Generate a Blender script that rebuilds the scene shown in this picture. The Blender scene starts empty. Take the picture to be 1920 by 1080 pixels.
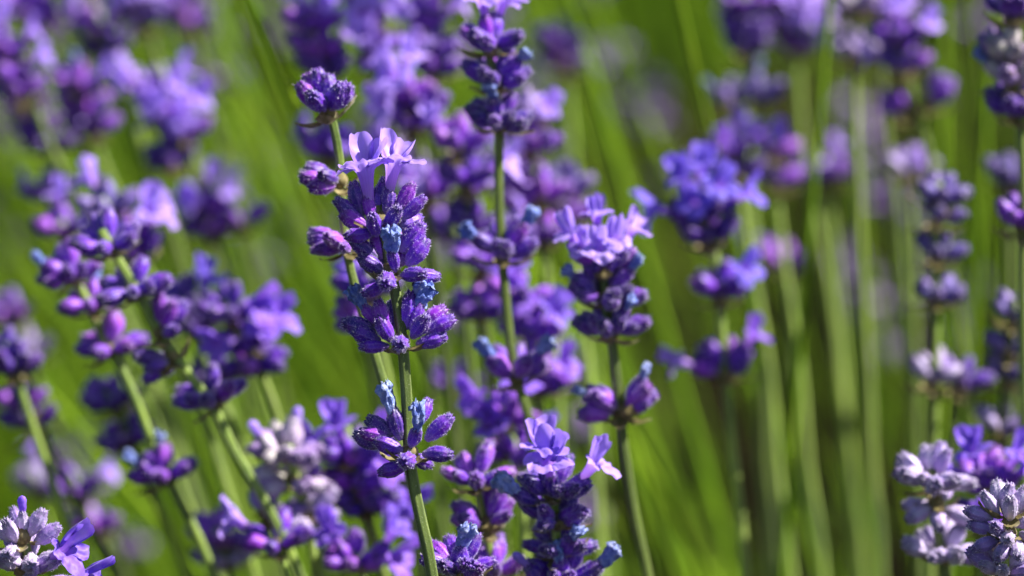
import bpy, math, random
from mathutils import Vector, Matrix, noise

R = math.radians
sc = bpy.context.scene
col = sc.collection

# ------------------------------------------------------------------ camera
PITCH, FOC, LENS, SENS = R(16.0), 0.84, 113.0, 23.6
FWD = Vector((0, math.cos(PITCH), -math.sin(PITCH)))
UP = Vector((0, math.sin(PITCH), math.cos(PITCH)))
RIGHT = Vector((1, 0, 0))
CAM = Vector((0, 0, 0.50)) - FWD * FOC
cd = bpy.data.cameras.new('camera')
cam = bpy.data.objects.new('camera', cd)
col.objects.link(cam)
cam.location = CAM
cam.rotation_euler = (R(90) - PITCH, 0, 0)
cd.lens, cd.sensor_width = LENS, SENS
cd.clip_start, cd.clip_end = 0.01, 60
cd.dof.use_dof = True
cd.dof.focus_distance = FOC
cd.dof.aperture_fstop = 7.0
sc.camera = cam

# ------------------------------------------------------------------ world and sun
SUN_TO = Vector((0.68, 0.10, 0.73)).normalized()
w = bpy.data.worlds.new('World')
sc.world = w
w.use_nodes = True
wn = w.node_tree
sky = wn.nodes.new('ShaderNodeTexSky')
sky.sky_type = 'NISHITA'
sky.sun_disc = False
sky.sun_elevation = math.asin(SUN_TO.z)
sky.sun_rotation = math.atan2(SUN_TO.x, SUN_TO.y)
wn.links.new(sky.outputs[0], wn.nodes['Background'].inputs[0])
wn.nodes['Background'].inputs[1].default_value = 0.05
sl = bpy.data.lights.new('sun', 'SUN')
sl.energy, sl.angle, sl.color = 5.0, R(0.53), (1.0, 0.95, 0.87)
sun = bpy.data.objects.new('sun', sl)
col.objects.link(sun)
sun.location = (3, 1, 4)
sun.rotation_euler = SUN_TO.to_track_quat('Z', 'Y').to_euler()
sc.view_settings.view_transform = 'Standard'
sc.view_settings.look = 'None'
sc.view_settings.exposure = 1.45
sc.view_settings.gamma = 1.0
sc.cycles.use_denoising = True
sc.cycles.max_bounces = 8
sc.cycles.transparent_max_bounces = 8

# ------------------------------------------------------------------ pixel helpers (1920 x 1080 photograph)
HW = SENS / LENS / 2


def ray(px, py):
    u = (px - 960) / 960 * HW
    v = (540 - py) / 960 * HW
    return FWD + RIGHT * u + UP * v


def at_depth(px, py, d):
    return CAM + ray(px, py) * d


def at_y(px, py, y):
    r = ray(px, py)
    return CAM + r * ((y - CAM.y) / r.y)


MMPX = 0.84 * 2 * HW / 1920          # metres per photograph pixel in the focal plane


# ------------------------------------------------------------------ materials
def mat(name):
    m = bpy.data.materials.new(name)
    m.use_nodes = True
    n = m.node_tree.nodes
    for x in list(n):
        n.remove(x)
    out = n.new('ShaderNodeOutputMaterial')
    return m, n, m.node_tree.links, out


def node(n, kind, **kw):
    x = n.new(kind)
    for k, v in kw.items():
        setattr(x, k, v)
    return x


def mixc(n, l, f, a, b, mode='MIX'):
    x = n.new('ShaderNodeMix')
    x.data_type = 'RGBA'
    x.blend_type = mode
    for s, v in ((x.inputs[0], f), (x.inputs[6], a), (x.inputs[7], b)):
        if isinstance(v, bpy.types.NodeSocket):
            l.new(v, s)
        elif isinstance(v, (int, float)):
            s.default_value = v
        else:
            s.default_value = (*v, 1)
    return x.outputs[2]


def ramp(n, l, fac, stops):
    x = n.new('ShaderNodeValToRGB')
    el = x.color_ramp.elements
    while len(el) < len(stops):
        el.new(0.5)
    for e, (p, c) in zip(el, stops):
        e.position = p
        e.color = (*c, 1) if not isinstance(c, (int, float)) else (c, c, c, 1)
    l.new(fac, x.inputs[0])
    return x.outputs[0]


def noise_tex(n, l, scale, detail=3, coord='Object', rough=0.55):
    tc = n.new('ShaderNodeTexCoord')
    t = n.new('ShaderNodeTexNoise')
    t.inputs['Scale'].default_value = scale
    t.inputs['Detail'].default_value = detail
    t.inputs['Roughness'].default_value = rough
    l.new(tc.outputs[coord], t.inputs['Vector'])
    return t.outputs[0]


def attr(n, name):
    a = n.new('ShaderNodeAttribute')
    a.attribute_name = name
    return a.outputs['Fac']


def surf(n, l, out, colour, rough=0.6, spec=0.3, trans=0.0, tcol=None, sheen=0.0, sheen_tint=(1, 1, 1), bump=None, bstr=0.3, bdist=0.0002, sheen_rough=0.4):
    p = n.new('ShaderNodeBsdfPrincipled')
    l.new(colour, p.inputs['Base Color'])
    p.inputs['Roughness'].default_value = rough
    p.inputs['Specular IOR Level'].default_value = spec
    p.inputs['Sheen Weight'].default_value = sheen
    p.inputs['Sheen Roughness'].default_value = sheen_rough
    p.inputs['Sheen Tint'].default_value = (*sheen_tint, 1)
    if bump is not None:
        b = n.new('ShaderNodeBump')
        b.inputs['Strength'].default_value = bstr
        b.inputs['Distance'].default_value = bdist
        l.new(bump, b.inputs['Height'])
        l.new(b.outputs[0], p.inputs['Normal'])
    if trans > 0:
        t = n.new('ShaderNodeBsdfTranslucent')
        l.new(tcol or colour, t.inputs[0])
        m = n.new('ShaderNodeMixShader')
        m.inputs[0].default_value = trans
        l.new(p.outputs[0], m.inputs[1])
        l.new(t.outputs[0], m.inputs[2])
        l.new(m.outputs[0], out.inputs[0])
    else:
        l.new(p.outputs[0], out.inputs[0])


# calyx: pigment changes along its length, from the grey-green foot to the inky tip
M_BUD, n, l, out = mat('calyx_skin')
oi = n.new('ShaderNodeObjectInfo')
t = attr(n, 'along')
rib = attr(n, 'rib')
nz = noise_tex(n, l, 7.0, 4)
foot = mixc(n, l, 0.55, oi.outputs['Color'], (0.26, 0.28, 0.16))
c1 = mixc(n, l, ramp(n, l, t, [(0.02, 0.0), (0.34, 1.0)]), foot, oi.outputs['Color'])
hi = mixc(n, l, 0.42, oi.outputs['Color'], (0.55, 0.30, 0.85))
c2 = mixc(n, l, ramp(n, l, rib, [(0.45, 0.0), (0.95, 0.40)]), c1, hi)
dk = mixc(n, l, 0.66, oi.outputs['Color'], (0.008, 0.012, 0.045))
c3 = mixc(n, l, ramp(n, l, t, [(0.70, 0.0), (0.86, 0.92)]), c2, dk)
c4 = mixc(n, l, ramp(n, l, nz, [(0.38, 0.0), (0.66, 0.5)]), c3, mixc(n, l, 0.5, c3, (0.34, 0.06, 0.50)))
surf(n, l, out, c4, 0.48, 0.45, 0.0, None, 0.12, (0.85, 0.75, 1.0), nz, 0.6, 0.0002)

M_HAIR, n, l, out = mat('calyx_hair')
oi = n.new('ShaderNodeObjectInfo')
surf(n, l, out, mixc(n, l, 0.66, oi.outputs['Color'], (0.88, 0.80, 0.97)), 0.35, 0.5, 0.35)

# petals: pinker tube, bluer lobes, veins running outwards
M_PETAL, n, l, out = mat('petal')
oi = n.new('ShaderNodeObjectInfo')
s = attr(n, 'along')
rib = attr(n, 'rib')
nz = noise_tex(n, l, 3.2, 3)
tube = mixc(n, l, 0.6, oi.outputs['Color'], (0.58, 0.22, 0.78))
c = mixc(n, l, ramp(n, l, s, [(0.18, 0.0), (0.62, 1.0)]), tube, oi.outputs['Color'])
c = mixc(n, l, ramp(n, l, rib, [(0.55, 0.0), (1.0, 0.45)]), c, mixc(n, l, 0.6, c, (0.30, 0.10, 0.62)))
c = mixc(n, l, ramp(n, l, nz, [(0.4, 0.0), (0.75, 0.35)]), c, (0.62, 0.48, 0.95))
surf(n, l, out, c, 0.5, 0.3, 0.42, None, 0.25, (0.9, 0.85, 1.0), nz, 0.35, 0.0004)

M_WITHER, n, l, out = mat('withered_petal')
oi = n.new('ShaderNodeObjectInfo')
nz = noise_tex(n, l, 4.5, 5, rough=0.65)
c = ramp(n, l, nz, [(0.26, (0.03, 0.05, 0.30)), (0.40, (0.11, 0.18, 0.64)), (0.52, (0.28, 0.38, 0.84)), (0.64, (0.66, 0.72, 0.93))])  # palest stop paints white highlights on the blue petals
c = mixc(n, l, 0.32, c, oi.outputs['Color'])
surf(n, l, out, c, 0.6, 0.3, 0.22, None, 0.25, (0.8, 0.9, 1.0), nz, 0.9, 0.0012)

M_BRACT, n, l, out = mat('papery_bract')
nz = noise_tex(n, l, 900, 4)
c = ramp(n, l, nz, [(0.3, (0.12, 0.09, 0.035)), (0.55, (0.28, 0.24, 0.10)), (0.75, (0.42, 0.33, 0.18))])
surf(n, l, out, c, 0.75, 0.2, 0.35, None, 0.2)


def stem_material(name, ca, cb, cc, trans, spec):
    m, n, l, out = mat(name)
    tc = n.new('ShaderNodeTexCoord')
    mp = n.new('ShaderNodeMapping')
    mp.inputs['Scale'].default_value = (1, 1, 0.18)
    l.new(tc.outputs['Object'], mp.inputs[0])
    a = n.new('ShaderNodeTexNoise')
    a.inputs['Scale'].default_value = 420
    a.inputs['Detail'].default_value = 4
    l.new(mp.outputs[0], a.inputs[0])
    fine = noise_tex(n, l, 5200, 2)
    big = noise_tex(n, l, 26, 2)
    rib = attr(n, 'rib')
    c = ramp(n, l, a.outputs[0], [(0.3, ca), (0.7, cb)])
    c = mixc(n, l, ramp(n, l, big, [(0.42, 0.0), (0.72, 0.6)]), c, cc)
    c = mixc(n, l, ramp(n, l, rib, [(0.5, 0.0), (0.95, spec * 1.4)]), c, mixc(n, l, 0.5, c, (0.44, 0.52, 0.18)))
    c = mixc(n, l, ramp(n, l, fine, [(0.60, 0.0), (0.70, spec * 1.6)]), c, (0.55, 0.60, 0.40))
    oi = n.new('ShaderNodeObjectInfo')
    hs = n.new('ShaderNodeHueSaturation')
    mr = n.new('ShaderNodeMapRange')
    mr.inputs[3].default_value, mr.inputs[4].default_value = 0.45, 1.55
    l.new(oi.outputs['Random'], mr.inputs[0])
    l.new(mr.outputs[0], hs.inputs['Value'])
    l.new(c, hs.inputs['Color'])
    surf(n, l, out, hs.outputs[0], 0.5, spec, trans, None, spec * .5, (0.95, 1, 0.85), fine, 0.5, 0.0001)
    return m


M_STEM = stem_material('stem_skin', (0.045, 0.09, 0.008), (0.18, 0.26, 0.03), (0.16, 0.22, 0.03), 0.0, 0.36)
M_STEMBG = stem_material('field_stem_skin', (0.070, 0.17, 0.002), (0.15, 0.27, 0.004), (0.24, 0.32, 0.008), 0.0, 0.08)
M_STEMHAIR, n, l, out = mat('stem_hair')
c = mixc(n, l, 0.0, (0.68, 0.72, 0.50), (0.7, 0.7, 0.5))
surf(n, l, out, c, 0.5, 0.4, 0.3)

M_LEAF, n, l, out = mat('leaf')
nz = noise_tex(n, l, 30, 3)
c = ramp(n, l, nz, [(0.3, (0.016, 0.036, 0.003)), (0.5, (0.05, 0.12, 0.003)), (0.72, (0.16, 0.23, 0.008))])
surf(n, l, out, c, 0.6, 0.08, 0.16)

M_SOIL, n, l, out = mat('soil')
nz = noise_tex(n, l, 9, 6)
nf = noise_tex(n, l, 120, 5)
c = ramp(n, l, nz, [(0.3, (0.010, 0.007, 0.005)), (0.7, (0.03, 0.021, 0.013))])
c = mixc(n, l, ramp(n, l, nf, [(0.5, 0.0), (0.8, 0.7)]), c, (0.05, 0.036, 0.024))
surf(n, l, out, c, 1.0, 0.0, 0, None, 0, (1, 1, 1), nf, 0.8, 0.02)


# ------------------------------------------------------------------ mesh helpers
class MB:
    def __init__(self):
        self.v, self.f, self.m, self.a, self.r = [], [], [], [], []

    def vert(self, co, a=0.5, r=0.5):
        self.v.append(tuple(co))
        self.a.append(a)
        self.r.append(r)
        return len(self.v) - 1

    def face(self, idx, m=0):
        self.f.append(idx)
        self.m.append(m)

    def grid(self, rows, closed=True, m=0):
        for i in range(len(rows) - 1):
            A, B = rows[i], rows[i + 1]
            k = len(A)
            for j in range(k if closed else k - 1):
                j2 = (j + 1) % k
                self.face((A[j], A[j2], B[j2], B[j]), m)

    def mesh(self, name, mats, smooth=True):
        me = bpy.data.meshes.new(name)
        me.from_pydata(self.v, [], self.f)
        for x in mats:
            me.materials.append(x)
        me.polygons.foreach_set('material_index', self.m)
        me.polygons.foreach_set('use_smooth', [smooth] * len(self.f))
        for nm, dat in (('along', self.a), ('rib', self.r)):
            at = me.attributes.new(nm, 'FLOAT', 'POINT')
            at.data.foreach_set('value', dat)
        me.update()
        return me


def lerp(a, b, t):
    return a + (b - a) * t


def prof(stops, t):
    for (a, x), (b, y) in zip(stops, stops[1:]):
        if t <= b:
            k = (t - a) / (b - a)
            k = k * k * (3 - 2 * k)
            return x + (y - x) * k
    return stops[-1][1]


# Every bud and flower is modelled one unit long (one unit = one calyx length) along +Z.
BUD_PROF = [(0, .06), (.07, .105), (.26, .182), (.50, .226), (.72, .214), (.84, .166), (.92, .140), (.97, .128), (1.0, .095)]


def calyx_into(mb, rnd, segs, rings, fat=1.0, hairs=0, xf=None, bend=None):
    bend = rnd.uniform(-.10, .10) if bend is None else bend
    b2 = rnd.uniform(-.05, .05)
    off = Vector((rnd.uniform(0, 40), rnd.uniform(0, 40), rnd.uniform(0, 40)))
    ph = rnd.uniform(0, 6.28)
    nrib = 8
    lobes = [rnd.uniform(.9, 1.12) for _ in range(5)]

    def pt(t, th):
        r = prof(BUD_PROF, t) * fat
        rb = 0.5 + 0.5 * math.cos(nrib * th)
        r *= 1 + (rb - .5) * .22 * min(1, t * 4)
        r *= 1 + .10 * noise.noise(Vector((math.cos(th) * 1.3, math.sin(th) * 1.3, t * 2.4)) + off)
        z = t
        if t > .85:
            lb = max(0, math.cos(2.5 * (th + ph)) ** 2)
            z += (t - .85) * (lb - .5) * .55
            r *= 1 + (t - .85) * (1 - lb) * -1.4
        x = math.cos(th) * r + bend * (t * t - t * .2)
        y = math.sin(th) * r + b2 * (t * t)
        return Vector((x, y, z)), rb

    rows = []
    for i in range(rings + 1):
        t = i / rings
        row = []
        for j in range(segs):
            p, rb = pt(t, 2 * math.pi * j / segs)
            p = xf @ p if xf else p
            row.append(mb.vert(p, t, rb))
        rows.append(row)
    # folded teeth: the mouth closes in a shallow dimple
    row = []
    for j in range(segs):
        th = 2 * math.pi * j / segs
        p, rb = pt(1.0, th)
        q = Vector((bend * .8 + (p.x - bend * .8) * .45, b2 + (p.y - b2) * .45, .965 + .02 * math.cos(5 * th)))
        row.append(mb.vert(xf @ q if xf else q, 1.0, 0.0))
    rows.append(row)
    mb.grid(rows)
    q = Vector((bend * .8, b2, .93))
    ci = mb.vert(xf @ q if xf else q, 1.0, 0.0)
    for j in range(segs):
        mb.face((row[j], row[(j + 1) % segs], ci))
    for _ in range(hairs):
        t = rnd.random() ** .85 * .985
        th = rnd.uniform(0, 6.283)
        p, rb = pt(t, th)
        nrm = Vector((math.cos(th), math.sin(th), .15 if t < .8 else .15 + (t - .8) * 5)).normalized()
        d = (nrm + Vector((rnd.gauss(0, .4), rnd.gauss(0, .4), rnd.gauss(.25, .4)))).normalized()
        L = rnd.uniform(.030, .078) * (1.3 if t > .85 else 1)
        s = d.cross(Vector((rnd.gauss(0, 1), rnd.gauss(0, 1), rnd.gauss(0, 1)))).normalized() * rnd.uniform(.0045, .0095)
        a = mb.vert(p - nrm * .006 - s, t, 0)
        b = mb.vert(p - nrm * .006 + s, t, 0)
        c = mb.vert(p + d * L, t, 0)
        mb.face((a, b, c), 1)


def corolla_into(mb, rnd, segs=60, rings=18, xf=None, droop=0.0):
    """narrow tube opening into two tall upper lobes and three spreading lower ones"""
    off = Vector((rnd.uniform(0, 40), rnd.uniform(0, 40), rnd.uniform(0, 40)))
    lobes = [(R(58), R(34), rnd.uniform(.66, .84), R(rnd.uniform(8, 45))), (R(122), R(34), rnd.uniform(.66, .84), R(rnd.uniform(8, 45))),
             (R(196), R(38), rnd.uniform(.46, .62), R(rnd.uniform(70, 110))), (R(270), R(38), rnd.uniform(.54, .68), R(rnd.uniform(85, 130))),
             (R(344), R(38), rnd.uniform(.46, .62), R(rnd.uniform(70, 110)))]
    tube, st = .56, 8
    rows = [[] for _ in range(rings + 1)]
    for j in range(segs):
        th = 2 * math.pi * j / segs
        dif = [((th - c + math.pi) % (2 * math.pi) - math.pi) for c, _, _, _ in lobes]
        q = min(range(5), key=lambda i: abs(dif[i]) / lobes[i][1])
        c, wd, full, _ = lobes[q]
        x = max(-1, min(1, dif[q] / wd))
        ln = .07 + (full - .07) * max(0, 1 - x ** 4) ** .42
        bd = sum(math.exp(-(dif[i] / lobes[i][1]) ** 2 * 2.5) * lobes[i][3] for i in range(5)) / sum(math.exp(-(dif[i] / lobes[i][1]) ** 2 * 2.5) for i in range(5))
        vein = .5 + .5 * math.cos(th * 16)
        r, z = .10, 0.0
        for i in range(rings + 1):
            tt = th
            if i <= st:
                k = i / st
                z = tube * k
                r = .10 + .015 * math.sin(k * 3) + .075 * k ** 3
                wob = .012 * k
                cup = 0
            else:
                k = (i - st) / (rings - st)
                a = R(20) + (bd - R(20)) * min(1, k * 1.5)
                if q < 2 and k > .6:
                    a -= R(45) * (k - .6)            # the upper lobes hood forward at their rims
                ds = ln / (rings - st)
                r += math.sin(a) * ds * .95
                z += math.cos(a) * ds
                wob = .014 + .11 * k
                spread = (.45 if q < 2 else .22) * math.sin(min(1, k * 1.15) * math.pi * .62)
                tt = c + dif[q] * (1 + spread)
                cup = -.10 * k * x * x
            wv = Vector((math.cos(th) * 2.0, math.sin(th) * 2.0, i / rings * 1.8)) + off
            n1 = noise.noise(wv) * wob * 1.3
            n2 = (noise.noise(wv * 1.9 + Vector((7, 3, 1))) + .6 * noise.noise(wv * 4.1)) * wob
            p = Vector((math.cos(tt) * (r + n1 + cup), math.sin(tt) * (r + n1 + cup) + droop * z * z, z + n2))
            rows[i].append(mb.vert(xf @ p if xf else p, i / rings, vein))
    mb.grid(rows)


def withered_into(mb, rnd, xf=None):
    off = Vector((rnd.uniform(0, 40), rnd.uniform(0, 40), rnd.uniform(0, 40)))
    L = rnd.uniform(.50, .80)
    bx, by = rnd.uniform(-.15, .15), rnd.uniform(-.15, .15)
    segs, rings = 22, 13
    rows = []
    for i in range(rings + 1):
        k = i / rings
        row = []
        rr = prof([(0, .12), (.45, .17), (.82, .21), (1, .13)], k)
        for j in range(segs):
            th = 2 * math.pi * j / segs
            v = Vector((math.cos(th) * 1.7, math.sin(th) * 1.7, k * 2.6)) + off
            r = rr * (1 + .6 * noise.noise(v) + .75 * k * noise.noise(v * 2.3) + .5 * k * noise.noise(v * 5) + .25 * k * math.cos(5 * th + off.x))
            z = L * k + .16 * k * noise.noise(v * 1.6 + Vector((3, 9, 2))) + .08 * k * noise.noise(v * 4)
            row.append(mb.vert(p_ := ((xf @ Vector((math.cos(th) * r * 1.15 + bx * k * k, math.sin(th) * r * .8 + by * k * k, z))) if xf else Vector((math.cos(th) * r * 1.15 + bx * k * k, math.sin(th) * r * .8 + by * k * k, z))), k, .5))
        rows.append(row)
    mb.grid(rows)
    # shrivelled mouth folds back in
    row = []
    for j in range(segs):
        a = Vector(mb.v[rows[-1][j]])
        cen = (xf @ Vector((bx * .6, by * .6, L * .72))) if xf else Vector((bx * .6, by * .6, L * .72))
        row.append(mb.vert(a.lerp(cen, .75), 1, .5))
    mb.grid([rows[-1], row])


def closed_into(mb, rnd, xf=None):
    off = Vector((rnd.uniform(0, 40), rnd.uniform(0, 40), rnd.uniform(0, 40)))
    segs, rings = 24, 14
    P = [(0, .10), (.25, .115), (.55, .16), (.78, .175), (.92, .13), (1, .02)]
    rows = []
    for i in range(rings + 1):
        k = i / rings
        row = []
        for j in range(segs):
            th = 2 * math.pi * j / segs
            v = Vector((math.cos(th), math.sin(th), k * 2)) + off
            r = prof(P, k) * (1 + .18 * noise.noise(v * 1.5) - .16 * k * max(0, math.cos(2 * th + off.x)) ** 6)
            q = Vector((math.cos(th) * r, math.sin(th) * r, k * .85))
            row.append(mb.vert(xf @ q if xf else q, .35 + k * .5, .5 + .5 * math.cos(9 * th)))
        rows.append(row)
    mb.grid(rows)


rnd = random.Random(11)


def build(fn, name, mats, **kw):
    mb = MB()
    fn(mb, rnd, **kw)
    return mb.mesh(name, mats)


BUD_HAIRY = [build(calyx_into, 'bud_downy', [M_BUD, M_HAIR], segs=24, rings=16, fat=rnd.uniform(.92, 1.14), hairs=460) for _ in range(7)]
BUD_PLAIN = [build(calyx_into, 'bud_mid', [M_BUD, M_HAIR], segs=16, rings=10, fat=rnd.uniform(.92, 1.14), hairs=140) for _ in range(6)]
COROLLA = [build(corolla_into, 'flower', [M_PETAL]) for _ in range(7)]
WITHER = [build(withered_into, 'withered', [M_WITHER]) for _ in range(6)]
CLOSED = [build(closed_into, 'closed', [M_PETAL]) for _ in range(3)]

PAL = {
    'violet': [(.10, .009, .46), (.045, .007, .31), (.19, .010, .44), (.022, .007, .20), (.085, .013, .46)],  # magenta and indigo entries put lit and shaded sides into the bud colour
    'dark': [(.034, .007, .26), (.016, .007, .18), (.07, .008, .31), (.022, .011, .26)],
    'mauve': [(.19, .035, .50), (.14, .022, .45), (.27, .055, .52), (.09, .014, .38)],
    'pale': [(.42, .37, .56), (.34, .29, .50), (.25, .19, .46), (.46, .42, .56)],
    'blue': [(.05, .06, .24), (.08, .08, .28), (.20, .17, .42), (.035, .05, .19)],
    'green': [(.42, .42, .34), (.40, .34, .46), (.50, .46, .52), (.30, .22, .44)],
}
PETALS = {'lav': [(.46, .29, .93), (.40, .24, .90), (.54, .36, .95)], 'deep': [(.24, .10, .74), (.29, .11, .76), (.20, .09, .70)],
          'blue': [(.14, .09, .70), (.17, .10, .74)]}


# ------------------------------------------------------------------ objects
def new(name, data, parent=None, loc=(0, 0, 0)):
    o = bpy.data.objects.new(name, data)
    col.objects.link(o)
    o.location = loc
    if parent:
        o.parent = parent
    return o


def tag(o, label=None, cat=None, group=None, kind=None):
    for k, v in (('label', label), ('category', cat), ('group', group), ('kind', kind)):
        if v:
            o[k] = v
    return o


def frame_from(d, roll):
    d = d.normalized()
    q = d.to_track_quat('Z', 'Y').to_matrix()
    return q @ Matrix.Rotation(roll, 3, 'Z')


def place(name, me, parent, pworld, base, d, size, colour, roll=0.0, squash=1.0):
    o = new(name, me, parent)
    m = frame_from(d, roll).to_4x4()
    o.matrix_local = Matrix.Translation(base - pworld) @ m @ Matrix.Diagonal((size * squash, size * squash, size, 1))
    o.color = (*colour, 1)
    return o


def facing_roll(d):
    """roll that turns the two big upper lobes away from the camera and towards the sky"""
    q = d.normalized().to_track_quat('Z', 'Y').to_matrix()
    want = (Vector((0, .55, .85))) - d * d.dot(Vector((0, .55, .85)))
    loc = q.inverted() @ want
    return math.atan2(loc.y, loc.x) - R(90)


def catmull(pts, step):
    P = [pts[0] * 2 - pts[1]] + pts + [pts[-1] * 2 - pts[-2]]
    res = []
    for i in range(1, len(P) - 2):
        a, b, c, d = P[i - 1], P[i], P[i + 1], P[i + 2]
        k = max(2, int((c - b).length / step))
        for s in range(k):
            t = s / k
            res.append(.5 * ((2 * b) + (c - a) * t + (2 * a - 5 * b + 4 * c - d) * t * t + (3 * b - a - 3 * c + d) * t ** 3))
    res.append(P[-2])
    return res


def tube(mb, pts, r0, r1, segs=12, square=.13, twist=0.6, hairs=0, rnd=None, m=0):
    rows = []
    nrm = None
    for i, p in enumerate(pts):
        d = (pts[min(i + 1, len(pts) - 1)] - pts[max(i - 1, 0)]).normalized()
        if nrm is None:
            nrm = d.cross(Vector((.3, 1, .1))).normalized()
        nrm = (nrm - d * nrm.dot(d)).normalized()
        bn = d.cross(nrm)
        k = i / (len(pts) - 1)
        r = lerp(r0, r1, k)
        row = []
        for j in range(segs):
            th = 2 * math.pi * j / segs
            q = math.cos(4 * th)
            rr = r * (1 + square * q)
            row.append(mb.vert(p + (nrm * math.cos(th) + bn * math.sin(th)) * rr, k, .5 + .5 * q))
        rows.append(row)
        if hairs and i < len(pts) - 1:
            for _ in range(hairs):
                th = rnd.uniform(0, 6.283)
                e = nrm * math.cos(th) + bn * math.sin(th)
                b = p.lerp(pts[i + 1], rnd.random()) + e * r * (1 + square * math.cos(4 * th)) * .97
                s = Vector((rnd.gauss(0, 1), rnd.gauss(0, 1), rnd.gauss(0, 1))).normalized() * .000018
                t = b + (e + Vector((rnd.gauss(0, .5), rnd.gauss(0, .5), rnd.gauss(0, .5)))).normalized() * rnd.uniform(.00012, .0003)
                mb.face((mb.vert(b - s), mb.vert(b + s), mb.vert(t)), 1)
    mb.grid(rows, True, m)
    for row, flip in ((rows[0], 1), (rows[-1], 0)):
        mb.face(tuple(row[::-1] if flip else row), m)


def bract_into(mb, base, d, L, wd, rnd):
    side = d.cross(UP if abs(d.dot(UP)) < .9 else FWD).normalized()
    nr = side.cross(d).normalized()
    rows = []
    for i in range(6):
        k = i / 5
        ww = wd * (math.sin(math.pi * min(1, k * .86 + .12)) ** .8) * (1 - .6 * k * k)
        cen = base + d * (L * k) + nr * (L * .28 * k * k)
        row = []
        for j in range(5):
            s = (j - 2) / 2
            row.append(mb.vert(cen + side * (ww * s) - nr * (ww * .5 * (1 - s * s)) + nr * (rnd.gauss(0, .04) * L * k), k, .5))
        rows.append(row)
    mb.grid(rows, False)


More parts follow.
